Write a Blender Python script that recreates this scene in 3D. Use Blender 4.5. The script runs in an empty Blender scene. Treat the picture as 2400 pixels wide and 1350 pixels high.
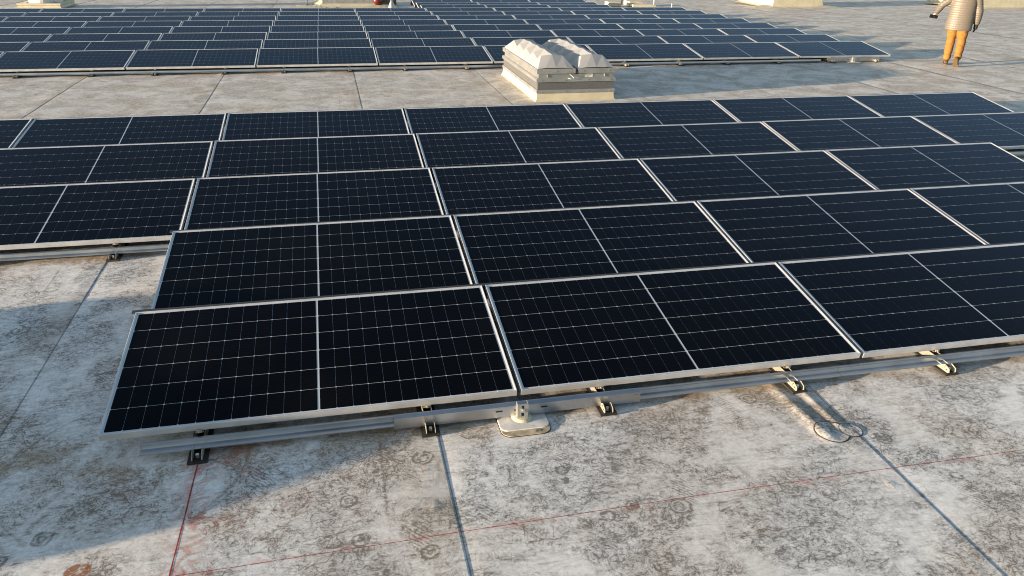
import bpy, bmesh, math, random
from mathutils import Vector, Matrix, noise as mnoise
random.seed(7)
R = math.radians
SC = bpy.context.scene
COL = SC.collection
PI = math.pi

# ------------------------------------------------------------------ camera
CX, CY, CZ = 1.34762, -3.73765, 2.64556
YAW, PITCH, ROLL = .23265, -.44608, .02278
fw = Vector((math.sin(YAW) * math.cos(PITCH), math.cos(YAW) * math.cos(PITCH), math.sin(PITCH)))
rt0 = Vector((math.cos(YAW), -math.sin(YAW), 0)); up0 = rt0.cross(fw)
rt = rt0 * math.cos(ROLL) + up0 * math.sin(ROLL)
up = up0 * math.cos(ROLL) - rt0 * math.sin(ROLL)
cd = bpy.data.cameras.new('camera'); cam = bpy.data.objects.new('camera', cd); COL.objects.link(cam)
cam.matrix_world = Matrix(((rt.x, up.x, -fw.x, CX), (rt.y, up.y, -fw.y, CY), (rt.z, up.z, -fw.z, CZ), (0, 0, 0, 1)))
cd.sensor_width = 36; cd.lens = 1809.33 / 2400 * 36; cd.clip_start = .05; cd.clip_end = 2000
SC.camera = cam

# ------------------------------------------------------------------ sky, sun, exposure
SUN_EL, SUN_AZ = R(5.6), R(10)            # light travels towards +x, turned 10 degrees to +y
w = bpy.data.worlds.new('World'); SC.world = w; w.use_nodes = True
nt = w.node_tree; nt.nodes.clear()
sky = nt.nodes.new('ShaderNodeTexSky'); sky.sky_type = 'NISHITA'; sky.sun_disc = False
sky.sun_elevation = SUN_EL; sky.sun_rotation = R(260); sky.altitude = 50
sky.air_density = 1.0; sky.dust_density = .6; sky.ozone_density = 1.4
bg = nt.nodes.new('ShaderNodeBackground'); bg.inputs[1].default_value = .092
wo = nt.nodes.new('ShaderNodeOutputWorld')
hs = nt.nodes.new('ShaderNodeHueSaturation'); hs.inputs['Saturation'].default_value = .85
nt.links.new(sky.outputs[0], hs.inputs['Color']); nt.links.new(hs.outputs[0], bg.inputs[0]); nt.links.new(bg.outputs[0], wo.inputs[0])
sl = bpy.data.lights.new('sun', 'SUN'); sun = bpy.data.objects.new('sun', sl); COL.objects.link(sun)
sl.energy = 4.8; sl.angle = R(.5); sl.color = (1.0, .77, .53)
sdir = Vector((math.cos(SUN_AZ) * math.cos(SUN_EL), math.sin(SUN_AZ) * math.cos(SUN_EL), -math.sin(SUN_EL)))
sun.rotation_euler = sdir.to_track_quat('-Z', 'Y').to_euler()
sun.location = (-30, -8, 20)
vs = SC.view_settings; vs.view_transform = 'Standard'; vs.look = 'None'; vs.gamma = 1; vs.use_curve_mapping = False
vs.exposure = 1.85
SC.render.engine = 'CYCLES'
SC.cycles.max_bounces = 6; SC.cycles.use_denoising = True; SC.cycles.denoising_prefilter = 'ACCURATE'
SC.cycles.pixel_filter_type = 'BLACKMAN_HARRIS'; SC.cycles.filter_width = 1.0

# ------------------------------------------------------------------ node helpers
def mat(name):
    m = bpy.data.materials.new(name); m.use_nodes = True
    return m, m.node_tree, m.node_tree.nodes['Principled BSDF']
class NB:
    def __init__(s, nt): s.nt = nt
    def n(s, t, **kw):
        x = s.nt.nodes.new(t)
        for k, v in kw.items(): setattr(x, k, v)
        return x
    def put(s, sock, v):
        if isinstance(v, bpy.types.NodeSocket): s.nt.links.new(v, sock)
        else: sock.default_value = v
    def m(s, op, a, b=0.0, c=0.0, clamp=False):
        x = s.n('ShaderNodeMath', operation=op, use_clamp=clamp)
        s.put(x.inputs[0], a); s.put(x.inputs[1], b); s.put(x.inputs[2], c)
        return x.outputs[0]
    def vm(s, op, a, b=(0, 0, 0)):
        x = s.n('ShaderNodeVectorMath', operation=op); s.put(x.inputs[0], a)
        if op == 'SCALE': s.put(x.inputs[3], b)
        else: s.put(x.inputs[1], b)
        return x.outputs[0]
    def ss(s, v, lo, hi, a=0.0, b=1.0):
        x = s.n('ShaderNodeMapRange', interpolation_type='SMOOTHSTEP')
        s.put(x.inputs[0], v); s.put(x.inputs[1], lo); s.put(x.inputs[2], hi); s.put(x.inputs[3], a); s.put(x.inputs[4], b)
        return x.outputs[0]
    def noise(s, vec, scale, detail=4.0, rough=.55, dist=0.0):
        x = s.n('ShaderNodeTexNoise'); s.put(x.inputs['Vector'], vec)
        x.inputs['Scale'].default_value = scale; x.inputs['Detail'].default_value = detail
        x.inputs['Roughness'].default_value = rough; x.inputs['Distortion'].default_value = dist
        return x.outputs
    def map(s, vec, loc=(0, 0, 0), rot=(0, 0, 0), sc=(1, 1, 1)):
        x = s.n('ShaderNodeMapping'); s.put(x.inputs[0], vec)
        x.inputs[1].default_value = loc; x.inputs[2].default_value = rot; x.inputs[3].default_value = sc
        return x.outputs[0]
    def mix(s, f, a, b):
        x = s.n('ShaderNodeMix', data_type='RGBA'); s.put(x.inputs[0], f); s.put(x.inputs[6], a); s.put(x.inputs[7], b)
        return x.outputs[2]
    def sep(s, v):
        x = s.n('ShaderNodeSeparateXYZ'); s.put(x.inputs[0], v); return x.outputs
    def comb(s, x_, y_, z_=0.0):
        x = s.n('ShaderNodeCombineXYZ'); s.put(x.inputs[0], x_); s.put(x.inputs[1], y_); s.put(x.inputs[2], z_); return x.outputs[0]
    def bump(s, h, st, dist=.01):
        x = s.n('ShaderNodeBump'); s.put(x.inputs['Height'], h); x.inputs['Strength'].default_value = st; x.inputs['Distance'].default_value = dist
        return x.outputs[0]
    def co(s, k='Object'): return s.n('ShaderNodeTexCoord').outputs[k]

def simple(name, col, rough=.5, metal=0.0, var=.12, scale=8.0, bump=0.0, **kw):
    m, nt, p = mat(name); b = NB(nt); co = b.co()
    nz = b.noise(co, scale, 5.0)[0]
    f = b.ss(nz, .3, .7)
    c2 = tuple(max(0, x * (1 - var * 2)) for x in col)
    b.put(p.inputs['Base Color'], b.mix(f, c2 + (1,), col + (1,)))
    b.put(p.inputs['Roughness'], b.m('ADD', rough - .06, b.m('MULTIPLY', f, .12)))
    p.inputs['Metallic'].default_value = metal
    if bump: b.put(p.inputs['Normal'], b.bump(b.noise(co, scale * 6, 4.0)[0], bump, .004))
    for k, v in kw.items(): p.inputs[k].default_value = v
    return m

SEAM0, SEAMW = 1.785, 2.375     # seams of the roof sheets run along y at SEAM0 + i * SEAMW

def roof_material():
    m, nt, p = mat('dirty_white_membrane'); b = NB(nt)
    co = b.co(); xyz = b.sep(co); X, Y = xyz[0], xyz[1]
    P = b.comb(X, Y, 0.0)
    big = b.noise(P, .45, 5.0, .6)[0]
    mid = b.noise(P, 2.1, 6.0, .62, .7)[0]
    wn = b.noise(P, 3.2, 3.0)[1]
    warp = b.vm('ADD', P, b.vm('SCALE', b.vm('SUBTRACT', wn, (.5, .5, .5)), .10))
    def ridge(v, wd): return b.ss(b.m('ABSOLUTE', b.m('SUBTRACT', v, .5)), 0.0, wd, 1.0, 0.0)
    n1 = b.noise(warp, 11.0, 3.0, .5, 1.3)[0]
    n2 = b.noise(warp, 23.0, 2.5, .5, 1.5)[0]
    n3 = b.noise(P, 52.0, 3.0, .6, .8)[0]
    sq1 = ridge(n1, .045); sq2 = ridge(n2, .06)
    st1 = b.ss(b.noise(b.map(warp, rot=(0, 0, R(24)), sc=(2.2, 19, 1)), 1.6, 5.0, .6)[0], .55, .70)
    st2 = b.ss(b.noise(b.map(warp, loc=(4, 2, 0), rot=(0, 0, R(-38)), sc=(2.6, 24, 1)), 1.5, 5.0, .6)[0], .56, .70)
    # boot scuffs: broken arcs and rings
    vo = b.n('ShaderNodeTexVoronoi'); b.put(vo.inputs['Vector'], b.vm('ADD', P, b.vm('SCALE', b.vm('SUBTRACT', b.noise(P, 14.0, 3.0)[1], (.5, .5, .5)), .035)))
    vo.inputs['Scale'].default_value = 3.4
    cc = b.sep(vo.outputs['Color'])
    rr = b.m('MULTIPLY_ADD', cc[0], .12, .10)
    dd = b.m('SUBTRACT', vo.outputs['Distance'], rr)
    ring = b.m('MAXIMUM', b.ss(b.m('ABSOLUTE', dd), .008, .034, 1.0, 0.0), b.m('MULTIPLY', b.ss(b.m('ABSOLUTE', b.m('ADD', dd, .075)), .004, .024, 1.0, 0.0), .7))
    disc = b.ss(dd, -.06, .01, 1.0, 0.0)
    rmask = b.m('MULTIPLY', b.m('GREATER_THAN', cc[1], .42), b.ss(n2, .30, .48, .15, 1.0))
    dmask = b.m('GREATER_THAN', cc[2], .80)
    ringf = b.m('MULTIPLY', ring, rmask); discf = b.m('MULTIPLY', b.m('MULTIPLY', disc, dmask), b.ss(n1, .40, .6))
    # boot tread prints
    wv = b.n('ShaderNodeTexWave', wave_type='BANDS', bands_direction='DIAGONAL'); b.put(wv.inputs['Vector'], P)
    wv.inputs['Scale'].default_value = 24.0; wv.inputs['Distortion'].default_value = 5.0; wv.inputs['Detail'].default_value = 2.0; wv.inputs['Detail Scale'].default_value = .9
    vt = b.n('ShaderNodeTexVoronoi'); b.put(vt.inputs['Vector'], b.map(warp, rot=(0, 0, .5), sc=(3.0, 1.7, 1))); vt.inputs['Scale'].default_value = 1.15
    tread = b.m('MULTIPLY', b.ss(wv.outputs[0], .55, .8), b.m('MULTIPLY', b.ss(vt.outputs['Distance'], .16, .26, 1.0, 0.0), b.m('GREATER_THAN', b.sep(vt.outputs['Color'])[0], .45)))
    # dirt that gathers left of each seam
    sx = b.m('FRACT', b.m('DIVIDE', b.m('SUBTRACT', X, SEAM0 - 40 * SEAMW), SEAMW))
    sd = b.m('MULTIPLY', b.m('SUBTRACT', 1.0, sx), SEAMW)
    near = b.m('MULTIPLY', b.ss(sd, .0, .42, 1.0, 0.0), b.ss(b.noise(b.map(P, sc=(3, .8, 1)), 1.3, 5.0)[0], .42, .66))
    lapl = b.ss(b.m('ABSOLUTE', b.m('SUBTRACT', sd, .33)), .0, .014, 1.0, 0.0)
    lapl = b.m('MULTIPLY', lapl, b.ss(b.noise(b.map(P, sc=(1, .7, 1)), 2.0, 4.0)[0], .48, .62))
    # brown bands along the front edges of both panel blocks
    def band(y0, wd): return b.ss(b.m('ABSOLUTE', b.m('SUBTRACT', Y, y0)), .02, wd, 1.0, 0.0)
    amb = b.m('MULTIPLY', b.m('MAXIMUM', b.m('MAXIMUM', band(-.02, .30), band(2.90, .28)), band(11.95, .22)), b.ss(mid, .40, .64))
    nA = b.noise(warp, 17.0, 6.0, .74, .4)[0]
    nB = b.noise(b.map(warp, rot=(0, 0, R(33)), sc=(1.0, 2.7, 1)), 15.0, 5.0, .68, .4)[0]
    nC = b.noise(b.map(warp, loc=(7, 3, 0), rot=(0, 0, R(-47)), sc=(1.0, 2.9, 1)), 14.0, 5.0, .68, .4)[0]
    smear = b.m('ADD', b.m('MULTIPLY', b.ss(nA, .38, .66), .42), b.m('MULTIPLY', b.m('MAXIMUM', b.ss(nB, .46, .68), b.ss(nC, .47, .68)), .44))
    smear = b.m('MULTIPLY', smear, b.ss(mid, .30, .58, .45, 1.15))
    dirt = b.m('ADD', b.m('MULTIPLY', b.ss(mid, .40, .68), .24), b.m('MULTIPLY', smear, .62))
    dirt = b.m('ADD', dirt, b.m('MULTIPLY', b.ss(big, .42, .66), .10))
    fine = b.m('ADD', b.m('MULTIPLY', sq1, .42), b.m('MULTIPLY', sq2, .40))
    fine = b.m('MULTIPLY', fine, b.ss(mid, .36, .58, .06, 1.0))
    dirt = b.m('ADD', dirt, fine)
    dirt = b.m('ADD', dirt, b.m('MULTIPLY', b.m('ADD', st1, st2), .24))
    dirt = b.m('ADD', dirt, b.m('MULTIPLY', b.m('SUBTRACT', n3, .5), .55))
    dirt = b.m('ADD', dirt, b.m('MULTIPLY', ringf, .48))
    dirt = b.m('ADD', dirt, b.m('MULTIPLY', discf, .42))
    dirt = b.m('ADD', dirt, b.m('MULTIPLY', tread, .32))
    arc = None
    for ax, ay, ar, aw, lo_, hi_ in ((2.95, -1.30, .47, .050, -.95, -.70), (1.35, -1.65, .55, .03, -1.25, -.98), (3.35, -1.75, .50, .035, -1.5, -1.1), (.15, -.1, .62, .03, -.75, -.42)):
        q = b.n('ShaderNodeVectorMath', operation='LENGTH'); b.put(q.inputs[0], b.vm('SUBTRACT', P, (ax, ay, 0)))
        a_ = b.m('MULTIPLY', b.ss(b.m('ABSOLUTE', b.m('SUBTRACT', q.outputs['Value'], ar)), aw * .4, aw, 1.0, 0.0), b.ss(Y, lo_, hi_))
        a_ = b.m('MULTIPLY', a_, b.ss(b.noise(b.comb(b.m('MULTIPLY', q.outputs['Value'], 90.0), b.m('MULTIPLY', X, 2.0)), 1.0, 2.0)[0], .38, .58))
        arc = a_ if arc is None else b.m('MAXIMUM', arc, a_)
    dirt = b.m('ADD', dirt, b.m('MULTIPLY', arc, .30))
    dirt = b.m('ADD', dirt, b.m('MULTIPLY', lapl, .35))
    dirt = b.m('ADD', dirt, b.m('MULTIPLY', near, .28), clamp=True)
    sdr = b.m('MULTIPLY', sx, SEAMW)
    sln = b.m('MULTIPLY', b.m('MAXIMUM', b.ss(sdr, .002, .009, 1.0, 0.0), b.ss(sd, .0, .003, 1.0, 0.0)), b.ss(b.noise(b.map(P, sc=(.5, 1, 1)), 3.0, 4.0)[0], .25, .55, .35, 1.0))
    hue = b.noise(P, .9, 4.0)[0]
    light = b.mix(b.ss(hue, .35, .65), (.78, .79, .795, 1), (.77, .755, .73, 1))
    dark = b.mix(b.ss(hue, .4, .62), (.19, .186, .183, 1), (.205, .178, .15, 1))
    col = b.mix(dirt, light, dark)
    col = b.mix(b.m('MULTIPLY', b.ss(Y, 4.0, 9.0), b.ss(nB, .36, .62, .16, .58)), col, (.46, .40, .325, 1))     # settled dust beyond the near array
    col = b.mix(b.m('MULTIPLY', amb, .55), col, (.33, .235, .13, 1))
    col = b.mix(b.m('MULTIPLY', near, .22), col, (.30, .235, .15, 1))
    col = b.mix(b.m('MULTIPLY', sln, .6), col, (.09, .08, .07, 1))
    # red chalk dust beside the chalk lines
    def gx(c, wd): return b.ss(b.m('ABSOLUTE', b.m('SUBTRACT', X, c)), 0.0, wd, 1.0, 0.0)
    yin = b.m('MULTIPLY', b.ss(Y, -1.6, -1.2), b.ss(Y, -.15, .25, 1.0, 0.0))
    c1 = b.m('MULTIPLY', b.m('MULTIPLY', gx(.53, .16), yin), b.ss(n1, .42, .62))
    c2 = b.m('MULTIPLY', b.m('MULTIPLY', gx(.60, .75), yin), b.m('MULTIPLY', b.ss(mid, .5, .68), b.ss(n2, .4, .6)))
    ck = b.m('ADD', b.m('MULTIPLY', c1, .55), b.m('MULTIPLY', c2, .5), clamp=True)
    l2 = b.m('MULTIPLY', b.ss(b.m('ABSOLUTE', b.m('ADD', Y, .945)), 0.0, .05, 1.0, 0.0), b.m('MULTIPLY', b.ss(X, .2, .5), b.ss(n1, .5, .62)))
    ck = b.m('ADD', ck, b.m('MULTIPLY', l2, .30), clamp=True)
    col = b.mix(ck, col, (.42, .10, .055, 1))
    dr = b.vm('SUBTRACT', P, (.085, -.845, 0)); 
    ln = b.n('ShaderNodeVectorMath', operation='LENGTH'); b.put(ln.inputs[0], b.map(dr, sc=(1, 1.25, 1)))
    rust = b.m('MULTIPLY', b.ss(ln.outputs['Value'], .052, .062, 1.0, 0.0), b.ss(n2, .3, .5))
    col = b.mix(b.m('MULTIPLY', rust, .85), col, (.27, .10, .035, 1))
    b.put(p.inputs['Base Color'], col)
    b.put(p.inputs['Roughness'], b.m('MULTIPLY_ADD', dirt, .22, .52))
    p.inputs['Specular IOR Level'].default_value = .14
    h = b.m('ADD', b.m('MULTIPLY', mid, .6), b.m('MULTIPLY', n2, .22))
    h = b.m('ADD', h, b.m('MULTIPLY', n3, .07))
    h = b.m('SUBTRACT', h, b.m('MULTIPLY', ringf, .05))
    b.put(p.inputs['Normal'], b.bump(h, .20, .012))
    return m

def metal_material(name, col, rough, metal, yel=0.0, streak=0.0):
    m, nt, p = mat(name); b = NB(nt); co = b.co()
    a = b.noise(co, 5.0, 5.0)[0]; s_ = b.noise(b.map(co, sc=(1.0, 18, 18)), 3.0, 4.0)[0]
    f = b.m('MULTIPLY_ADD', b.m('SUBTRACT', s_, .5), streak, b.ss(a, .3, .7))
    b.put(p.inputs['Base Color'], b.mix(f, tuple(x * .82 for x in col) + (1,), col + (1,)))
    b.put(p.inputs['Roughness'], b.m('MULTIPLY_ADD', a, .2, rough - .1))
    p.inputs['Metallic'].default_value = metal
    return m

def cell_material():
    m, nt, p = mat('mono_silicon_under_glass'); b = NB(nt); co = b.co()
    xyz = b.sep(co)
    oi = b.n('ShaderNodeObjectInfo').outputs['Random']
    fing = b.ss(b.m('ABSOLUTE', b.m('SUBTRACT', b.m('FRACT', b.m('MULTIPLY', xyz[1], 62.0)), .5)), .40, .48)
    dust = b.noise(b.n('ShaderNodeNewGeometry').outputs['Position'], 1.4, 5.0, .6)[0]
    base = b.mix(b.m('MULTIPLY', oi, .6), (.0010, .0010, .0012, 1), (.0015, .0014, .0016, 1))
    base = b.mix(b.m('MULTIPLY', fing, .018), base, (.20, .20, .20, 1))
    base = b.mix(b.m('MULTIPLY', b.ss(dust, .45, .75), .004), base, (.5, .45, .38, 1))
    # anti-reflective solar glass: a weak blue-tinted mirror over near-black silicon
    b.put(p.inputs['Base Color'], base); p.inputs['Roughness'].default_value = .6; p.inputs['Specular IOR Level'].default_value = 0.0
    gl = b.n('ShaderNodeBsdfGlossy'); gl.inputs['Color'].default_value = (.55, .66, .84, 1)
    b.put(gl.inputs['Roughness'], b.m('MULTIPLY_ADD', dust, .06, .05))
    fr = b.n('ShaderNodeFresnel'); fr.inputs['IOR'].default_value = 1.20
    ms = b.n('ShaderNodeMixShader'); b.put(ms.inputs[0], fr.outputs[0])
    nt.links.new(p.outputs[0], ms.inputs[1]); nt.links.new(gl.outputs[0], ms.inputs[2]); nt.links.new(ms.outputs[0], nt.nodes['Material Output'].inputs[0])
    return m

def backsheet_material():
    m, nt, p = mat('glass_dimmed_white_backsheet'); b = NB(nt); co = b.co()
    nz = b.noise(co, 3.0, 4.0)[0]
    b.put(p.inputs['Base Color'], b.mix(nz, (.42, .46, .50, 1), (.47, .51, .55, 1)))  # white sheet greyed and blued, weak sunlight under glass painted into the colour
    p.inputs['Roughness'].default_value = .45
    p.inputs['Coat Weight'].default_value = 1.0; p.inputs['Coat IOR'].default_value = 1.25; p.inputs['Coat Roughness'].default_value = .07
    return m

M = {}
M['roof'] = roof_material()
M['alu'] = metal_material('anodised_aluminium', (.70, .71, .73), .40, .62, streak=.3)
M['rail'] = metal_material('mill_finish_aluminium', (.50, .525, .56), .32, 1.0, streak=.6)
M['galv'] = metal_material('galvanised_steel', (.43, .445, .45), .42, .75, streak=.2)
M['deflector'] = metal_material('dull_grey_steel', (.07, .072, .075), .5, .5, streak=.2)
M['bracket'] = metal_material('bright_galvanised_bracket', (.44, .42, .36), .48, .6)
M['cell'] = cell_material()
M['back'] = backsheet_material()
M['rubber'] = simple('black_rubber', (.018, .017, .016), .75, var=.2)
M['black'] = simple('black_plastic', (.012, .012, .013), .4, var=.1)
M['white'] = simple('white_coated_plate', (.62, .62, .61), .5, var=.10, scale=14, bump=.05)
M['cream'] = simple('cream_membrane_flashing', (.50, .47, .35), .55, var=.08, scale=5, bump=.10)
M['bolt'] = metal_material('zinc_bolt', (.7, .69, .66), .3, .9)

# ------------------------------------------------------------------ mesh helpers
class MB:
    def __init__(s): s.v = []; s.f = []
    def add(s, vs, fs):
        o = len(s.v); s.v += [tuple(q) for q in vs]; s.f += [tuple(i + o for i in q) for q in fs]; return s
    def box(s, x0, x1, y0, y1, z0, z1, rot=None, at=(0, 0, 0), taper=None):
        vs = [Vector((x, y, z)) for z in (z0, z1) for y in (y0, y1) for x in (x0, x1)]
        if rot is not None: vs = [rot @ q for q in vs]
        vs = [q + Vector(at) for q in vs]
        return s.add(vs, [(0, 2, 3, 1), (4, 5, 7, 6), (0, 1, 5, 4), (2, 6, 7, 3), (0, 4, 6, 2), (1, 3, 7, 5)])
    def prism(s, poly, axis, a0, a1):
        """extrude a 2-D polygon along an axis; poly is given in the other two axes, in order"""
        n = len(poly)
        def mk(p, a):
            return (a, p[0], p[1]) if axis == 'x' else (p[0], a, p[1]) if axis == 'y' else (p[0], p[1], a)
        vs = [mk(p, a0) for p in poly] + [mk(p, a1) for p in poly]
        fs = [(i, (i + 1) % n, n + (i + 1) % n, n + i) for i in range(n)] + [tuple(range(n))[::-1], tuple(range(n, 2 * n))]
        return s.add(vs, fs)
    def tube(s, pts, r, n=10, cap=True):
        pts = [Vector(p) for p in pts]; rs = r if isinstance(r, (list, tuple)) else [r] * len(pts)
        o = len(s.v); prev = None
        for i, p in enumerate(pts):
            d = (pts[min(i + 1, len(pts) - 1)] - pts[max(i - 1, 0)]).normalized()
            a = d.orthogonal().normalized() if prev is None else (prev - d * prev.dot(d)).normalized()
            prev = a; c = d.cross(a)
            for k in range(n):
                t = 2 * PI * k / n; s.v.append(tuple(p + (a * math.cos(t) + c * math.sin(t)) * rs[i]))
        for i in range(len(pts) - 1):
            for k in range(n):
                s.f.append((o + i * n + k, o + i * n + (k + 1) % n, o + (i + 1) * n + (k + 1) % n, o + (i + 1) * n + k))
        if cap:
            s.f.append(tuple(o + k for k in range(n))[::-1]); s.f.append(tuple(o + (len(pts) - 1) * n + k for k in range(n)))
        return s
    def rings(s, rs, cap=True):
        """loft through rings; every ring is a list of points"""
        o = len(s.v); n = len(rs[0])
        for r in rs: s.v += [tuple(q) for q in r]
        for i in range(len(rs) - 1):
            for k in range(n):
                s.f.append((o + i * n + k, o + i * n + (k + 1) % n, o + (i + 1) * n + (k + 1) % n, o + (i + 1) * n + k))
        if cap:
            s.f.append(tuple(o + k for k in range(n))[::-1]); s.f.append(tuple(o + (len(rs) - 1) * n + k for k in range(n)))
        return s
    def mesh(s, name, m, smooth=False, bevel=0.0):
        me = bpy.data.meshes.new(name); me.from_pydata(s.v, [], s.f)
        bm = bmesh.new(); bm.from_mesh(me)
        if bevel:
            bmesh.ops.remove_doubles(bm, verts=bm.verts, dist=1e-6)
            bmesh.ops.bevel(bm, geom=[e for e in bm.edges if e.is_manifold and e.calc_face_angle(0) > .6], offset=bevel, segments=2, affect='EDGES', profile=.5)
        bmesh.ops.recalc_face_normals(bm, faces=bm.faces)
        bm.to_mesh(me); bm.free()
        me.materials.append(m)
        if smooth:
            me.polygons.foreach_set('use_smooth', [True] * len(me.polygons))
        return me
def link(name, data, parent=None, loc=None, label=None, kind=None):
    o = bpy.data.objects.new(name, data); COL.objects.link(o)
    if parent is not None: o.parent = parent
    if loc is not None: o.location = loc
    if label: o['label'] = label
    if kind: o['kind'] = kind
    return o
def tag(o, label, cat, group=None):
    o['label'] = label; o['category'] = cat
    if group: o['group'] = group
    return o
def thing(name, label, cat, loc=(0, 0, 0), rz=0.0, group=None):
    o = link(name, None, None, loc); o.rotation_euler = (0, 0, rz); o.empty_display_size = .1
    return tag(o, label, cat, group)
def copy_thing(root, **kw):
    r = root.copy(); COL.objects.link(r)
    for ch in root.children:
        c = ch.copy(); COL.objects.link(c); c.parent = r
        for g in ch.children:
            d = g.copy(); COL.objects.link(d); d.parent = c
    for k, v in kw.items(): r[k] = v
    return r
ORD = ['', 'first', 'second', 'third', 'fourth', 'fifth', 'sixth', 'seventh', 'eighth', 'ninth', 'tenth', 'eleventh', 'twelfth', 'thirteenth']
NUM = ['zero', 'one', 'two', 'three', 'four', 'five', 'six', 'seven', 'eight', 'nine', 'ten', 'eleven']

# ------------------------------------------------------------------ the roof
def zg(y):
    return -.0007 * y * y if y < 24 else -.0007 * 576 - .0336 * (y - 24)
def seg_d(px, py, ax, ay, bx, by):
    vx, vy = bx - ax, by - ay; t = max(0, min(1, ((px - ax) * vx + (py - ay) * vy) / (vx * vx + vy * vy)))
    return math.hypot(px - ax - vx * t, py - ay - vy * t), t
def roof_h(x, y):
    h = zg(y)
    h += .0032 * mnoise.noise(Vector((x * .9, y * .9, 3))) + .0011 * mnoise.noise(Vector((x * 3.1, y * 3.1, 9)))
    fx = (x - SEAM0) / SEAMW; i = math.ceil(fx - 1e-6); s_ = (i - fx) * SEAMW      # distance to the seam on the right
    if s_ < .25: h += (.0016 if y < 3 else .0013) * (1 + .7 * mnoise.noise(Vector((i * 5.3, y * 1.7, 2)))) * (1 - s_ / .25)
    if -3 < y < 4 and s_ < .16:                                               # fasteners under the lap
        k = math.floor(y / .30) * .30 + .15
        d2 = (s_ - .10) ** 2 + (y - k) ** 2
        h += .0035 * math.exp(-d2 / .0008) * (.5 + .5 * math.sin(k * 7.1 + i * 2.3))
    if 3.6 < x < 4.4 and -1.0 < y < .3:                                        # wrinkle beside the round patch
        d, t = seg_d(x, y, 3.93, -.02, 3.975, -.60)
        h += .012 * math.exp(-(d / .042) ** 2) * (.6 + .4 * t)
        d, t = seg_d(x, y, 4.09, -.15, 4.10, -.55)
        h += .006 * math.exp(-(d / .025) ** 2)
    return h
def frange(a, b, st):
    n = max(1, int(round((b - a) / st))); return [a + (b - a) * i / n for i in range(n)]
roof = link('roof', None); roof['kind'] = 'structure'; roof['label'] = 'wide flat roof of dirty white membrane sheets with straight lapped seams'
for i in range(-14, 25):
    x1 = SEAM0 + i * SEAMW; x0 = x1 - SEAMW
    nearby = -2 <= i <= 3
    xs = ([x0 - .03] + frange(x0, x1 - .34, .10) + frange(x1 - .34, x1 - .14, .02) + frange(x1 - .14, x1, .01) + [x1 - 1e-4]) if nearby else ([x0 - .03] + frange(x0, x1 - .12, .3) + [x1 - .12, x1 - .06, x1 - 1e-4])
    ys = (frange(-12, -2.4, .4) + frange(-2.4, .4, .02) + frange(.4, 3.4, .06) + frange(3.4, 9, .2) + frange(9, 36, .5) + frange(36, 96, 3) + [96]) if nearby else (frange(-12, 18, .3) + frange(18, 36, .6) + frange(36, 96, 3) + [96])
    vsx, fsx = [], []; nx = len(xs) + 1
    for y in ys:
        row = []
        for k, x in enumerate(xs):
            z = roof_h(max(x, x0 + .001), y) if k else roof_h(x0 + .001, y) - .002
            row.append((x, y, z))
        row.append((x1 + .001, y, roof_h(x1 + .002, y) - .003))
        vsx += row
    for r_ in range(len(ys) - 1):
        for k in range(nx - 1):
            a = r_ * nx + k; fsx.append((a, a + 1, a + nx + 1, a + nx))
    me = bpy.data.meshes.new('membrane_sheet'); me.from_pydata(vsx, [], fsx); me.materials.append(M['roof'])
    sm = [True] * len(fsx)
    for r_ in range(len(ys) - 1): sm[r_ * (nx - 1) + nx - 2] = False
    me.polygons.foreach_set('use_smooth', sm)
    link('membrane_sheet', me, roof)

# ------------------------------------------------------------------ solar panels
PW, PH, TILT, GAP, PZ = 2.278, 1.134, .14552, .026, .13
NP0, FY, FP, FX = 1.45995, 12.00366, 1.46386, -.00847
def loop_frame():
    prof = [(0, -.035), (0, .0048), (.0012, .0056), (.0030, .0056), (.0112, .0014), (.0112, -.004), (.0035, -.006), (.0035, -.032), (.028, -.033), (.028, -.035)]
    mb = MB(); n = len(prof); vs = []
    for cx_, cy_, sx, sy in ((0, 0, 1, 1), (PW, 0, -1, 1), (PW, PH, -1, -1), (0, PH, 1, -1)):
        for d, z in prof: vs.append((cx_ + sx * d - PW / 2, cy_ + sy * d, z))
    fs = []
    for c in range(4):
        for k in range(n):
            a, b_ = c * n, ((c + 1) % 4) * n; fs.append((a + k, b_ + k, b_ + (k + 1) % n, a + (k + 1) % n))
    return mb.add(vs, fs).mesh('frame', M['alu'])
FRAME = loop_frame()
BACK = MB().box(-PW / 2 + .005, PW / 2 - .005, .005, PH - .005, -.0045, 0.0).mesh('backsheet', M['back'])
MARG, CG = .0215, .013
CPX = (PW / 2 - MARG - CG / 2) / 12; CPY = (PH - 2 * MARG) / 6
GX, GY = .0013, .0029
def octa(cx_, cy_, z0=.0001, z1=.0006):
    a, b_, c = (CPX - GX) / 2, (CPY - GY) / 2, .0058
    pl = [(-a + c, -b_), (a - c, -b_), (a, -b_ + c), (a, b_ - c), (a - c, b_), (-a + c, b_), (-a, b_ - c), (-a, -b_ + c)]
    return [(cx_ + q[0], cy_ + q[1]) for q in pl]
cellspots = []
for half in (-1, 1):
    for c in range(12):
        for r_ in range(6):
            cellspots.append((half * (CG / 2 + CPX * (c + .5)), MARG + CPY * (r_ + .5)))
CELL = MB().prism(octa(0, 0), 'z', .0001, .0007).mesh('cell', M['cell'])
mb = MB()
for cx_, cy_ in cellspots:
    pl = octa(cx_, cy_); mb.add([(q[0], q[1], .0007) for q in pl], [tuple(range(8))])
CELLS = bpy.data.meshes.new('cells'); CELLS.from_pydata(mb.v, [], mb.f); CELLS.materials.append(M['cell'])
JB = MB().box(-.05, .05, PH - .16, PH - .08, -.022, -.0045).mesh('junction_box', M['black'])

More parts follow.
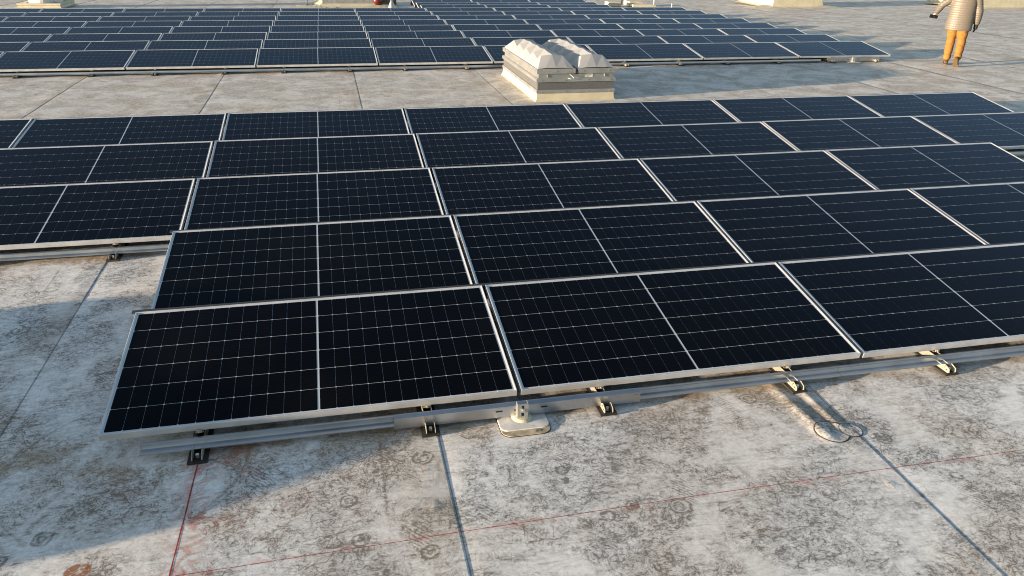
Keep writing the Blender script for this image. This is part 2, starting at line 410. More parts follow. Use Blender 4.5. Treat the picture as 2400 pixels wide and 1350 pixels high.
def row_geo(arr, row):
    y0 = arr * FY + row * (FP if arr else NP0); z0 = zg(y0) + PZ
    y1 = y0 + PH * math.cos(TILT); z1 = zg(y1) + PZ + PH * math.sin(TILT)
    return y0, z0, math.atan2(z1 - z0, y1 - y0)
rnd = random.Random(3)
def solar_panel(arr, row, k, label, group, full):
    y0, z0, t = row_geo(arr, row)
    x = k * (PW + GAP) + PW / 2 + arr * FX
    o = thing('solar_panel', label, 'solar panel', (x, y0, z0 + rnd.uniform(-.001, .001)), 0, group)
    o.rotation_euler = (t + R(rnd.uniform(-.12, .12)), R(rnd.uniform(-.06, .06)), 0)
    link('frame', FRAME, o); link('backsheet', BACK, o)
    if full:
        for cx_, cy_ in cellspots: link('cell', CELL, o, (cx_, cy_, 0))
    else: link('cells', CELLS, o, kind='stuff')
    if arr == 0: link('junction_box', JB, o)
    return o
RN = ['front', 'second', 'third', 'fourth', 'rearmost']
vis = {0: (0, 2), 1: (0, 3), 2: (-1, 3), 3: (-1, 4), 4: (-2, 4)}
ext = {0: (0, 3), 1: (0, 3), 2: (-2, 3), 3: (-2, 4), 4: (-3, 4)}
for row in range(5):
    for k in range(ext[row][0], ext[row][1] + 1):
        where = 'in line with the front corner panel' if k == 0 else f'{NUM[abs(k)]} column{"s" if abs(k) > 1 else ""} {"right" if k > 0 else "left"} of the front corner panel'
        if row == 0 and k == 0: lab = 'black solar panel at the front left corner of the near array, largest in view'
        else: lab = f'near array panel, {RN[row]} row, {where}'
        solar_panel(0, row, k, lab, 'solar panels of the near array', vis[row][0] <= k <= vis[row][1])
for row in range(11):
    for k in (range(-5, 6) if row < 8 else range(2, 5)):
        if row < 3 and k < -3 or row < 6 and k < -4: continue
        n = 6 - k
        nm = f'far array solar panel, {ORD[row + 1]} row from front'
        if row < 8: lab = nm + (f', {ORD[n]} from right end' if n > 1 else ', at right end')
        else: lab = nm + [', left of three', ', middle of three', ', right of three'][k - 2]
        solar_panel(1, row, k, lab, 'solar panels of the far array', False)

# ------------------------------------------------------------------ racking: rails, deflectors, feet, anchors
def rail(arr, row, x0, x1, label, dark=False):
    y0, z0, t = row_geo(arr, row); zb = zg(y0)
    o = thing('front_rail', label, 'rail', (x0, y0, zb), 0, 'front rails of the panel rows')
    L = x1 - x0
    prof = [(-.090, .036), (-.090, .042), (-.047, .0455), (-.044, .069), (-.038, .073), (-.020, .073), (-.020, .069), (-.037, .069), (-.039, .038)]
    seg = 0.0
    while seg < L - .01:                                              # rail sections butt with a thin joint
        e = min(L, seg + 4.2)
        link('rail_section', MB().prism(prof, 'x', seg + .003, e).mesh('rail_section', M['rail']), o)
        seg = e
    return o
rail(0, 0, .20, 9.15, 'long aluminium front rail running under the lower edge of the nearest panel row')
rail(0, 2, -6.8, -.10, 'aluminium front rail under the third near row, left of the nearest panels')
rail(0, 3, 9.25, 11.5, 'aluminium front rail of the fourth near row, seen past the third row end')
rail(1, 0, -9.2, 12.0, 'long aluminium front rail under the lower edge of the far array')
def deflector(arr, row, x0, x1, label):
    y0, z0, t = row_geo(arr, row); ca, sa = math.cos(t), math.sin(t)
    yt, zt = y0 + PH * ca, z0 + PH * sa
    zb = zg(yt + .25)
    mb = MB(); th = .0015
    prof = [(yt + .008, zt - .008), (yt + .042, zt - .002), (yt + .049, zt - .010), (yt + .235, zb + .075), (yt + .26, zb + .075), (yt + .26, zb + .072), (yt + .233, zb + .072), (yt + .046, zt - .014), (yt + .041, zt - .0065), (yt + .008, zt - .012)]
    mb.prism(prof, 'x', x0, x1)
    return tag(link('wind_deflector', mb.mesh('wind_deflector', M['deflector'])), label, 'deflector', 'wind deflectors behind the panel rows')
for row in range(5):
    xa = ext[row][0] * (PW + GAP) - .03; xb = (ext[row][1] + 1) * (PW + GAP)
    deflector(0, row, xa, xb, f'grey metal wind deflector along the back edge of the {RN[row]} row, near array')
for row in range(11):
    ka, kb = (-5, 6) if row < 8 else (2, 5)
    if row < 3: ka = -3
    elif row < 6: ka = -4
    deflector(1, row, ka * (PW + GAP) - .03, kb * (PW + GAP), f'grey metal wind deflector along the back edge of row {NUM[row + 1]}, far array')

def foot_meshes():
    pad = MB().box(-.052, .052, -.175, .22, .001, .013).mesh('pad', M['rubber'], bevel=.002)
    side = [(-.160, .013), (-.172, .024), (-.166, .046), (-.125, .060), (-.100, .045), (-.030, .045), (-.025, .069), (.20, .069), (.20, .013)]
    mb = MB(); mb.prism(side, 'x', -.026, -.0235); mb.prism(side, 'x', .0235, .026)
    br = mb.mesh('bracket', M['bracket'])
    mb = MB(); mb.tube([(0, -.135, .016), (0, -.135, .038)], .010, 8); mb.tube([(-.026, -.125, .040), (-.029, -.125, .040)], .006, 8)
    bolt = mb.mesh('bolt', M['bolt'])
    mb = MB(); mb.box(-.024, .024, -.002, .03, .0825, .085); mb.box(-.014, .014, -.008, -.002, .084, .100); mb.tube([(0, -.014, .092), (0, -.004, .092)], .006, 8)
    cl = mb.mesh('clamp', M['bracket'])
    mb = MB(); mb.tube([(-.0262, -.146, .032), (-.0270, -.146, .032)], .0045, 8); mb.tube([(-.0262, -.128, .050), (-.0270, -.128, .050)], .0035, 8)
    hole = mb.mesh('hole', M['black'])
    return pad, br, bolt, cl, hole
FM = foot_meshes()
def foot(x, arr, row, label):
    y0, z0, t = row_geo(arr, row)
    o = thing('mounting_foot', label, 'mounting foot', (x, y0, zg(y0 - .05) + .002), 0, 'mounting feet under the front rails')
    for n, me in zip(('pad', 'bracket', 'bolt', 'clamp', 'hole'), FM): link(n, me, o)
    return o
for j, x in enumerate([.50, 1.745, 2.80, 4.06, 5.17, 6.36, 7.4]):
    foot(x, 0, 0, f'metal mounting foot on black pad under the front rail, {ORD[j + 1]} from its left end')
foot(-.545, 0, 2, 'metal mounting foot on black pad on a roof seam, left of the nearest panels')
foot(-1.80, 0, 2, 'metal mounting foot under the third row rail, farther left than the one on the seam')
for k in range(-4, 5):
    n = 6 - k
    for fr, nm in ((.22, 'left'), (.76, 'right')):
        foot(k * (PW + GAP) + fr * PW + FX, 1, 0, f'small mounting foot under far array front edge, {nm} half of panel {NUM[n]} from right')
foot(12.25, 1, 0, 'small mounting foot under far array front edge, left of the end splice plate')
foot(13.35, 1, 0, 'small mounting foot under far array front edge, nearest its right end')

def slot(mb, x, y, z, w_, h_):
    n = 8; pts = []
    for s_, c in ((1, w_ / 2 - h_ / 2), (-1, -w_ / 2 + h_ / 2)):
        for i in range(n + 1):
            a = -PI / 2 + PI * i / n; pts.append((x + c + s_ * math.cos(a) * h_ / 2, z + s_ * math.sin(a) * h_ / 2))
    mb.prism(pts, 'y', y - .0006, y)
def splice(x0, x1, arr, label, anchor_x):
    y0, z0, t = row_geo(arr, 0); zb = zg(y0)
    o = thing('splice_plate', label, 'splice plate', (x0, y0, zb), 0, 'splice plates over the front rails')
    L = x1 - x0
    prof = [(-.098, .026), (-.098, .095), (-.072, .104), (-.066, .104), (-.066, .101), (-.072, .101), (-.095, .093), (-.095, .026)]
    link('plate', MB().prism(prof, 'x', 0, L).mesh('plate', M['rail']), o)
    xc = anchor_x - x0
    for dx in (-.135, .135):
        mb = MB(); slot(mb, xc + dx, -.0982, .068, .042, .010); link('slot', mb.mesh('slot', M['black']), o)
    mb = MB(); slot(mb, xc - .040, -.0982, .066, .011, .010); slot(mb, L - .022, -.0982, .078, .006, .005); link('slot', mb.mesh('slot', M['black']), o)
    return o
splice(1.545, 3.02, 0, 'tall aluminium splice plate with slots across the front rail of the nearest row', 2.285)
splice(12.13, 13.45, 1, 'tall aluminium splice plate at the right end of the far array front rail', 12.78)

def rrect(x0, x1, y0, y1, r_, n=7):
    pts = []
    for cx_, cy_, a0 in ((x1 - r_, y1 - r_, 0), (x0 + r_, y1 - r_, 90), (x0 + r_, y0 + r_, 180), (x1 - r_, y0 + r_, 270)):
        for i in range(n + 1):
            a = R(a0 + 90 * i / n); pts.append((cx_ + r_ * math.cos(a), cy_ + r_ * math.sin(a)))
    return pts
M['stained'] = simple('brown_stained_membrane', (.52, .44, .30), .6, var=.28, scale=16, bump=.1)
M['edge_dirt'] = simple('dark_dirt_line', (.05, .04, .032), .8, var=.2)
M['ink'] = simple('black_marker_ink', (.02, .018, .02), .5, var=.1)
def anchor(x, arr, label):
    y0, z0, t = row_geo(arr, 0); zb = roof_h(x, y0 - .12) + .002
    o = thing('roof_anchor', label, 'roof anchor', (x, y0, zb), 0, 'roof anchors holding the front rails')
    p2 = MB().prism(rrect(-.145, .145, -.265, .02, .06), 'z', 0, .004).mesh('base_patch', M['stained'], bevel=.0015); link('base_patch', p2, o, label='brown stained rounded membrane patch under the white plate')
    link('patch_edge', MB().prism(rrect(-.149, .149, -.269, .02, .062), 'z', -.001, .0012).mesh('patch_edge', M['edge_dirt']), o)
    pl = MB()
    ring = rrect(-.145, .145, -.215, .05, .045)
    prof = [(1.0, .004), (1.0, .0075), (.985, .009)]
    rs = []
    for s_, z in prof: rs.append([(q[0] * s_, -.08 + (q[1] + .08) * s_, z) for q in ring])
    rs.append([(q[0] * .5, -.08 + (q[1] + .08) * .5, .0125) for q in ring])
    pl.rings(rs)
    link('flashing_plate', pl.mesh('flashing_plate', M['white'], bevel=0), o)
    mb = MB(); pts = [(0, -.105, .014), (0, -.105, .020), (0, -.105, .026), (0, -.105, .028)]
    mb.tube(pts, [.062, .055, .046, .030], 24); link('boot_ring', mb.mesh('boot_ring', M['cream'], smooth=False), o)
    mb = MB(); mb.box(-.032, -.009, -.128, -.122, .02, .118); mb.box(.009, .032, -.128, -.122, .02, .118); mb.box(-.009, .009, -.128, -.122, .02, .036); mb.box(-.009, .009, -.128, -.122, .108, .118)
    mb.box(-.032, -.029, -.122, -.088, .02, .118); mb.box(.029, .032, -.122, -.088, .02, .118)
    link('post_bracket', mb.mesh('post_bracket', M['galv']), o)
    mb = MB(); mb.tube([(0, -.140, .075), (0, -.100, .075)], .0075, 10); mb.tube([(0, -.134, .075), (0, -.128, .075)], .014, 6)
    link('bolt', mb.mesh('bolt', M['bolt']), o)
    return o
an = anchor(2.285, 0, 'white rounded roof anchor plate with slotted post, in front of the nearest panels')
anchor(12.78, 1, 'small roof anchor with slotted post at the right end of the far array')
for txt, lx, ly, lz, s_ in (('3  7', .050, -.247, .0046, .026), ('3.7', .040, -.196, .0100, .018)):
    c = bpy.data.curves.new('marker_text', 'FONT'); c.body = txt; c.size = s_; c.extrude = .0002; c.materials.append(M['ink'])
    tmp = bpy.data.objects.new('tmp', c); COL.objects.link(tmp); bpy.context.view_layer.update()
    me = bpy.data.meshes.new_from_object(tmp.evaluated_get(bpy.context.evaluated_depsgraph_get())); bpy.data.objects.remove(tmp)
    me.name = 'marker_text'; link('marker_text', me, an, (lx, ly, lz))

# round cover patches on the seam
def patch(x, y, rx, ry, lift, label, rot=0.0):
    o = thing('membrane_patch', label, 'patch', (x, y, 0), 0, 'round membrane patches on the seam')
    n = 40; zc = roof_h(x, y)
    def ringpts(s_, dz):
        r_ = []
        for i in range(n):
            a = 2 * PI * i / n; px = s_ * rx * math.cos(a); py = s_ * ry * math.sin(a)
            qx = px * math.cos(rot) - py * math.sin(rot); qy = px * math.sin(rot) + py * math.cos(rot)
            r_.append((x + qx, y + qy, roof_h(x + qx, y + qy) + dz))
        return r_
    mb = MB(); mb.rings([ringpts(s_, lift + .0012) for s_ in (.02, .3, .55, .8, .93, .985)] + [ringpts(1.0, lift - .003)], cap=False)
    mb.f.append(tuple(range(n)))
    link('cover', mb.mesh('cover', M['roof'], smooth=True), o, (-x, -y, 0))
    mb = MB(); mb.rings([ringpts(.965, lift + .0010), ringpts(.985, lift + .0020), ringpts(1.03, lift + .0014), ringpts(1.045, lift - .002)], cap=False)
    link('dirt_edge', mb.mesh('dirt_edge', M['edge_dirt'], smooth=True), o, (-x, -y, 0))
patch(4.020, -.575, .098, .098, .0010, 'larger round membrane patch beside the seam, at the end of the wrinkle')
patch(4.140, -.580, .066, .066, .0022, 'smaller round membrane patch centred on the seam')

# chalk lines snapped on the membrane
def chalk_mat(col, lo, hi):
    m, nt, p = mat('red_chalk'); b = NB(nt); co = b.co()
    b.put(p.inputs['Base Color'], b.mix(b.noise(co, 30.0, 4.0)[0], tuple(c * .7 for c in col) + (1,), col + (1,)))
    p.inputs['Roughness'].default_value = .9
    b.put(p.inputs['Alpha'], b.ss(b.noise(co, 60.0, 3.0)[0], lo, hi))
    return m
def chalk(pts, wd, label, m):
    vs_, fs_ = [], []; L = 0
    for (ax, ay), (bx, by) in zip(pts[:-1], pts[1:]):
        n = max(2, int(math.hypot(bx - ax, by - ay) / .012))
        dx, dy = bx - ax, by - ay; l = math.hypot(dx, dy); nx_, ny_ = -dy / l, dx / l
        for i in range(n + 1):
            t = i / n; x, y = ax + dx * t, ay + dy * t
            wv = wd * (.8 + .4 * mnoise.noise(Vector((x * 40, y * 40, 1)))); off = .0012 * mnoise.noise(Vector((x * 9, y * 9, 5)))
            for s_ in (-1, 1):
                px, py = x + nx_ * (off + s_ * wv / 2), y + ny_ * (off + s_ * wv / 2)
                vs_.append((px, py, roof_h(px, py) + .0007))
        o = len(vs_) - 2 * (n + 1)
        fs_ += [(o + 2 * i, o + 2 * i + 1, o + 2 * i + 3, o + 2 * i + 2) for i in range(n)]
    me = bpy.data.meshes.new('chalk_line'); me.from_pydata(vs_, [], fs_); me.materials.append(m)
    tag(link('chalk_line', me), label, 'chalk line', 'red chalk lines on the roof')
chalk([(.503, -.10), (.470, -1.7)], .0085, 'bold smudged red chalk line running towards the camera from the first mounting foot', chalk_mat((.34, .035, .02), .30, .42))
chalk([(.44, -.962), (1.7, -.944), (3.0, -.928), (7.5, -.945)], .0048, 'thin red chalk line across the roof in front of the panels', chalk_mat((.36, .05, .035), .34, .48))

# ------------------------------------------------------------------ skylights
def acrylic():
    m, nt, p = mat('white_acrylic_dome'); b = NB(nt); co = b.co()
    nz = b.noise(co, 2.5, 4.0)[0]
    b.put(p.inputs['Base Color'], b.mix(nz, (.56, .59, .63, 1), (.61, .635, .66, 1)))
    p.inputs['Roughness'].default_value = .32; p.inputs['Transmission Weight'].default_value = 0
    tr = b.n('ShaderNodeBsdfTranslucent'); tr.inputs[0].default_value = (.6, .6, .6, 1)
    ms = b.n('ShaderNodeMixShader'); ms.inputs[0].default_value = .5
    out = nt.nodes['Material Output']
    nt.links.new(p.outputs[0], ms.inputs[1]); nt.links.new(tr.outputs[0], ms.inputs[2]); nt.links.new(ms.outputs[0], out.inputs[0])
    return m
M['acrylic'] = acrylic()
def perf_mat():
    m, nt, p = mat('perforated_steel'); b = NB(nt); co = b.co()
    vo = b.n('ShaderNodeTexVoronoi'); vo.inputs['Randomness'].default_value = .35; vo.inputs['Scale'].default_value = 42
    b.put(vo.inputs['Vector'], co)
    f = b.ss(vo.outputs['Distance'], .22, .36)
    b.put(p.inputs['Base Color'], b.mix(f, (.015, .015, .015, 1), (.13, .137, .145, 1)))
    p.inputs['Metallic'].default_value = .4; p.inputs['Roughness'].default_value = .5
    return m
M['perf'] = perf_mat()
SW, SL = 1.30, 2.60
def ringbox(mb, out, z0, z1, th=.02):
    """four walls round the skylight footprint, grown outwards by out; butted, never overlapping"""
    a, b_, c, d = -out, SW + out, -out, SL + out
    mb.box(a, b_, c, c + th, z0, z1); mb.box(a, b_, d - th, d, z0, z1)
    mb.box(a, a + th, c + th, d - th, z0, z1); mb.box(b_ - th, b_, c + th, d - th, z0, z1)
def make_skylight(loc, label):
    o = thing('skylight', label, 'skylight', loc, 0, 'double dome skylights')
    mb = MB()
    def rr(out, z): return [(-out, -out, z), (SW + out, -out, z), (SW + out, SL + out, z), (-out, SL + out, z)]
    mb.rings([rr(.24, .001), rr(.235, .006), rr(.05, .010), rr(.02, .035), rr(.008, .14), rr(-.02, .14)], cap=False)
    link('curb_flashing', mb.mesh('curb_flashing', M['cream']), o)
    mb = MB(); ringbox(mb, .022, .138, .192, .03); link('lower_flange', mb.mesh('lower_flange', M['galv']), o)
    mb = MB(); ringbox(mb, .004, .192, .318, .02); link('perforated_screen', mb.mesh('perforated_screen', M['perf']), o)
    mb = MB(); ringbox(mb, .030, .318, .366, .04); ringbox(mb, .016, .366, .374, .05); link('upper_flange', mb.mesh('upper_flange', M['galv']), o)
    mb = MB(); ringbox(mb, -.012, .374, .450, .02); mb.box(.16, .163, -.0145 + .012, .014, .39, .435); mb.box(1.14, 1.143, -.0145 + .012, .014, .39, .435)
    link('wall', mb.mesh('wall', M['galv']), o)
    for sx in (0, 1):
        x0 = sx * (SW / 2 + .018) - (.022 if sx == 0 else 0); x1 = x0 + SW / 2 + .004
        mb = MB()
        for a in ((x0, x1, -.022, .018), (x0, x1, SL - .018, SL + .022)): mb.box(*a, .450, .522)
        for a in ((x0, x0 + .03), (x1 - .03, x1)): mb.box(a[0], a[1], .018, SL - .018, .450, .522)
        link('dome_frame', mb.mesh('dome_frame', M['galv']), o)
        bays = 5; us = [0, .20, .5, .80, 1]
        rows = [(.006, [0, .012, .014, .012, 0])]
        for q in range(bays):
            vc = .02 + .96 * (q + .5) / bays
            rows.append((vc, [.0, .150, .205, .150, .0] if 0 < q < bays - 1 else [.0, .165, .185, .165, .0]))
            if q < bays - 1: rows.append((.02 + .96 * (q + 1) / bays, [.0, .085, .185, .085, .0]))
        rows.append((.994, [0, .012, .014, .012, 0]))
        vs_, fs_ = [], []
        for j, (v_, zz) in enumerate(rows):
            for u_, z in zip(us, zz): vs_.append((x0 + .02 + (x1 - x0 - .04) * u_, v_ * SL, .524 + z))
        for j in range(len(rows) - 1):
            pk = (j % 2 == 1)                                  # row j is a peak row
            for q in range(4):
                a, b_, c, d = j * 5 + q, j * 5 + q + 1, (j + 1) * 5 + q + 1, (j + 1) * 5 + q
                if j in (0, len(rows) - 2) and q in (1, 2): fs_.append((a, b_, c, d)); continue
                left = q < 2
                if left != pk: fs_ += [(a, b_, c), (a, c, d)]
                else: fs_ += [(a, b_, d), (b_, c, d)]
        link('dome', MB().add(vs_, fs_).mesh('dome', M['acrylic']), o)
    mb = MB()
    for z in (.160, .345, .490):
        for x in ([.06 + .39 * i for i in range(4)] if z < .4 else [.3, .62, .76, 1.2]):
            yy = -.022 if z < .3 else (-.030 if z < .4 else -.022)
            mb.tube([(x, yy - .006, z), (x, yy + .002, z)], .009, 6)
        for y in [.1 + .4 * i for i in range(7)]:
            xx = -.022 if z < .3 else (-.030 if z < .4 else -.022)
            mb.tube([(xx - .006, y, z), (xx + .002, y, z)], .009, 6)
    link('rivets', mb.mesh('rivets', M['bolt']), o, kind='stuff')
    mb = MB(); mb.box(.615, .685, -.024, -.0222, .435, .452); mb.box(.643, .657, -.026, -.0222, .452, .500); mb.tube([(.65, -.02, .50), (.64, .03, .535), (.60, .12, .55)], .007, 6)
    link('latch', mb.mesh('latch', M['black']), o)
    st = MB().box(.815, .935, .0065, .010, .385, .440).mesh('sticker', M['white']); s_ = link('sticker', st, o)
    mb = MB()
    for k_, (a, b_) in enumerate(((.825, .86), (.825, .88), (.87, .925), (.84, .92))): mb.box(a, b_, .0058, .0064, .392 + .011 * k_, .397 + .011 * k_)
    link('print', mb.mesh('print', M['ink']), s_)
    mb = MB(); mb.tube([(.50, -.03, .376), (.54, -.06, .366), (.60, -.045, .372), (.57, -.01, .41), (.54, .005, .43)], .004, 6)
    link('cable', mb.mesh('cable', M['white']), o)
    return o
sk = make_skylight((4.63, 8.62, zg(9.5)), 'double white dome skylight on metal curb between the two panel arrays')
sk.rotation_euler = (R(-.75), 0, 0)
sk2 = copy_thing(sk, label='double white dome skylight outside the view on the left, casting the near shadow')
sk2.location = (-5.95, -1.52, 0); sk2.rotation_euler = (0, 0, 0)

# ------------------------------------------------------------------ equipment along the top edge of the view
def curb_unit(loc, sx, sy, hc, hu, label, skirt=.55, rz=0.0, cat='skylight', over=.06):
    o = thing('curb_unit', label, cat, loc, rz, 'rooftop curbs along the back of the roof')
    def rr(out, z): return [(-out - sx / 2, -out, z), (sx / 2 + out, -out, z), (sx / 2 + out, sy + out, z), (-out - sx / 2, sy + out, z)]
    mb = MB(); mb.rings([rr(skirt * .55, .003), rr(skirt * .5, .012), rr(.26, .016), rr(.16, .05), rr(.02, hc), rr(-.05, hc)], cap=False)
    link('curb_flashing', mb.mesh('curb_flashing', M['cream']), o)
    # loose flaps of membrane lying round the corners
    mb = MB()
    for qx, qy, l, wd in ((-sx / 2 - 1.0, -.38, 1.5, .40), (sx / 2 - .5, -.62, 1.7, .40), (sx / 2 + .25, .5, .9, .5)):
        n = 8; ring = []
        for s_ in (0, 1):
            for i in range(n + 1):
                t = i / n; ring.append((qx + l * t, qy + (wd if s_ else 0) * (1 - (2 * t - 1) ** 2 * .7), .012 + (.09 if s_ else .0) * abs(math.sin(t * 3 + .4))))
        fs_ = [(i, i + 1, n + 2 + i, n + 1 + i) for i in range(n)]
        mb.add(ring, fs_)
    link('membrane_flap', mb.mesh('membrane_flap', M['cream']), o)
    mb = MB(); mb.box(-sx / 2 + .02, sx / 2 - .02, .02, sy - .02, hc + .001, hc + .24); link('wall', mb.mesh('wall', M['galv']), o)
    mb = MB(); mb.box(-sx / 2 - over, sx / 2 + over, -over, sy + over, hc + .24, hc + .34); link('cap', mb.mesh('cap', M['white'], bevel=.01), o)
    mb = MB()
    for i in range(6): x = -sx / 2 + .15 + (sx - .3) * i / 5; mb.tube([(x, .012, hc + .09), (x, .021, hc + .09)], .018, 6)
    link('rivets', mb.mesh('rivets', M['bolt']), o, kind='stuff')
    mb = MB(); mb.rings([[(sx * a, sy * (.5 + b_ * .5), hc + .34 + z) for a, b_ in ((-.48, -.94), (.48, -.94), (.48, .94), (-.48, .94))] for z in (0, .08)] + [[(sx * a, sy * (.5 + b_ * .5), hc + hu) for a, b_ in ((-.3, -.6), (.3, -.6), (.3, .6), (-.3, .6))]])
    link('dome', mb.mesh('dome', M['acrylic']), o)
    return o
curb_unit((2.25, 28.3, zg(28.3)), 2.0, 2.4, .13, .60, 'cream curbed rooftop unit behind the far array, beside a red regulator', over=.05)
curb_unit((21.0, 27.7, zg(27.7)), 2.1, 2.5, .52, 1.0, 'cream curbed skylight with spread membrane flaps, right of the far array', skirt=.8, rz=R(0))
curb_unit((30.6, 27.0, zg(27.0)), 2.6, 2.6, .52, 1.0, 'cream curbed skylight standing behind the walking person', skirt=.8)
curb_unit((15.1, 33.9, zg(33.9)), 1.9, 2.3, .45, .9, 'distant cream curbed skylight above the right end of the far array')
o = thing('rooftop_unit', 'large grey metal rooftop unit cut off by the top right corner', 'hvac unit', (35.4, 28.2, zg(28.2)), 0)
mb = MB(); mb.rings([[(a * (1.7 + e), b_ * (1.2 + e) + 1.2, z) for a, b_ in ((-1, -1), (1, -1), (1, 1), (-1, 1))] for e, z in ((.25, .005), (.08, .03), (.0, .42), (-.1, .42))], cap=False); link('curb_flashing', mb.mesh('curb_flashing', M['cream']), o)
mb = MB(); mb.box(-1.75, 1.75, -.06, 2.5, .43, 1.7); link('housing', mb.mesh('housing', M['galv'], bevel=.015), o)
mb = MB()
for i in range(7): mb.box(-1.3, 1.3, -.085, -.061, .6 + .13 * i, .68 + .13 * i)
link('louvre', mb.mesh('louvre', M['galv']), o)
# round exhaust fan
o = thing('exhaust_fan', 'round pale exhaust fan on a square curb, top left behind the far array', 'exhaust fan', (-8.45, 27.9, zg(27.9)), R(-4)); o.scale = (.82, .82, .82)
mb = MB(); mb.rings([[(a * e, b_ * e + .9, z) for a, b_ in ((-1, -1), (1, -1), (1, 1), (-1, 1))] for e, z in ((.98, .003), (.88, .02), (.84, .10), (.87, .12), (.87, .19), (.6, .19))], cap=False); link('curb', mb.mesh('curb', M['cream']), o)
mb = MB(); n = 32
mb.rings([[(math.cos(2 * PI * i / n) * r_, math.sin(2 * PI * i / n) * r_ + .9, z) for i in range(n)] for r_, z in ((.68, .191), (.68, .23), (.65, .24), (.65, .74), (.72, .76), (.72, .84))]); link('drum', mb.mesh('drum', M['white']), o)
mb = MB(); mb.rings([[(math.cos(2 * PI * i / n) * r_, math.sin(2 * PI * i / n) * r_ + .9, z) for i in range(n)] for r_, z in ((.78, .845), (.82, .95), (.70, 1.12), (.4, 1.2), (.1, 1.22))]); link('cap', mb.mesh('cap', M['galv']), o)
# gas pipe with regulator and supports
M['red'] = simple('dark_red_paint', (.10, .008, .010), .35, var=.15)
M['redpipe'] = simple('rust_red_pipe', (.20, .045, .03), .55, var=.25)
zb = zg(28.2)
o = thing('pipe_support', 'slotted post on a ribbed white base holding up a red pipe', 'pipe support', (.72, 28.25, zb), 0)
mb = MB()
for i in range(14): mb.box(-.42 + .062 * i, -.37 + .062 * i, -.09, .09, 0, .07)
mb.box(-.43, .45, -.07, .07, .0, .05); link('ribbed_base', mb.mesh('ribbed_base', M['white']), o)
mb = MB(); mb.box(-.02, .02, -.02, .02, .071, .50); mb.rings([[(a * e, b_ * e, z) for a, b_ in ((-1, -1), (1, -1), (1, 1), (-1, 1))] for e, z in ((.08, .071), (.03, .13))]); link('post', mb.mesh('post', M['rail']), o)
mb = MB(); mb.tube([(-1.3, 28.25, zb + .52), (1.2, 28.25, zb + .52)], .024, 10)
tag(link('gas_pipe', mb.mesh('gas_pipe', M['redpipe'], smooth=True)), 'thin rust red pipe carried by a post left of the rooftop unit', 'pipe')
zb = zg(28.3)
o = thing('gas_regulator', 'dark red round regulator with a black pipe right of the rooftop unit', 'regulator', (3.36, 28.1, zb), 0)
mb = MB(); n = 20; mb.rings([[(r_ * math.cos(2 * PI * i / n), y_, .25 + r_ * math.sin(2 * PI * i / n)) for i in range(n)] for r_, y_ in ((.05, -.10), (.15, -.06), (.19, .0), (.15, .06), (.05, .10))]); link('body', mb.mesh('body', M['red'], smooth=True), o)
mb = MB(); mb.tube([(.14, 0, .21), (.66, 0, .20)], .07, 12); mb.box(.60, .68, -.085, .085, .11, .29); link('outlet_pipe', mb.mesh('outlet_pipe', M['black']), o)
mb = MB(); mb.box(-.04, .06, -.05, .05, 0, .10); link('foot', mb.mesh('foot', M['white']), o)
o = thing('vent_flashing', 'grey cone flashing with a thin rod, right of the red regulator', 'vent', (3.83, 27.7, zg(27.7)), 0)
mb = MB(); mb.tube([(0, 0, .002), (0, 0, .01), (0, 0, .015), (0, 0, .28)], [.22, .22, .15, .035], 18); link('cone', mb.mesh('cone', M['galv']), o)
mb = MB(); mb.tube([(0, 0, .28), (0, 0, .75)], .018, 8); link('rod', mb.mesh('rod', M['rail']), o)
# loose material stacked past the right end of the array
M['board'] = simple('cream_insulation_board', (.60, .54, .40), .7, var=.12, scale=6)
for j, (x, y, lx, ly, lz, nm) in enumerate(((12.95, 28.3, .55, .25, .17, 'pale board lying nearest the array, left of the other boards'), (14.0, 28.7, .62, .35, .17, 'pale board lying behind, between the white posts'), (14.05, 27.7, 1.0, .12, .10, 'long low pale board lying in front of the other boards'))):
    mb = MB(); zb = zg(y)
    mb.prism([(-lx * .5, 0), (lx * .5, 0), (lx * .5, lz * .7), (lx * .32, lz), (-lx * .5, lz)], 'y', -ly, ly); mb.v = [(a + x, b_ + y, c + zb + .03) for a, b_, c in mb.v]
    tag(link('insulation_board', mb.mesh('insulation_board', M['board'], bevel=.008)), nm, 'board', 'boards stacked beyond the far array')
for j, (x, y, h_, dk, nm) in enumerate(((14.62, 28.0, .24, 0, 'thin white post standing at the right end of the long board'), (15.25, 27.6, .13, 0, 'short white post standing alone right of the boards'), (13.7, 29.3, .22, 1, 'thin dark post standing behind the middle board'), (12.25, 29.9, .14, 1, 'short dark post by the back corner of the far array'), (12.78, 28.3, .13, 1, 'short dark post left of the first board'), (13.55, 27.72, .14, 1, 'short dark post at the left end of the long board'))):
    zb = zg(y); o = thing('post', nm, 'post', (x, y, zb), 0, 'posts beyond the far array')
    link('shaft', MB().tube([(0, 0, 0), (0, 0, h_ + .03)], .028, 8).mesh('shaft', M['black' if dk else 'white']), o)
    link('base', MB().tube([(0, 0, 0), (0, 0, .015)], .06, 10).mesh('base', M['rail']), o)

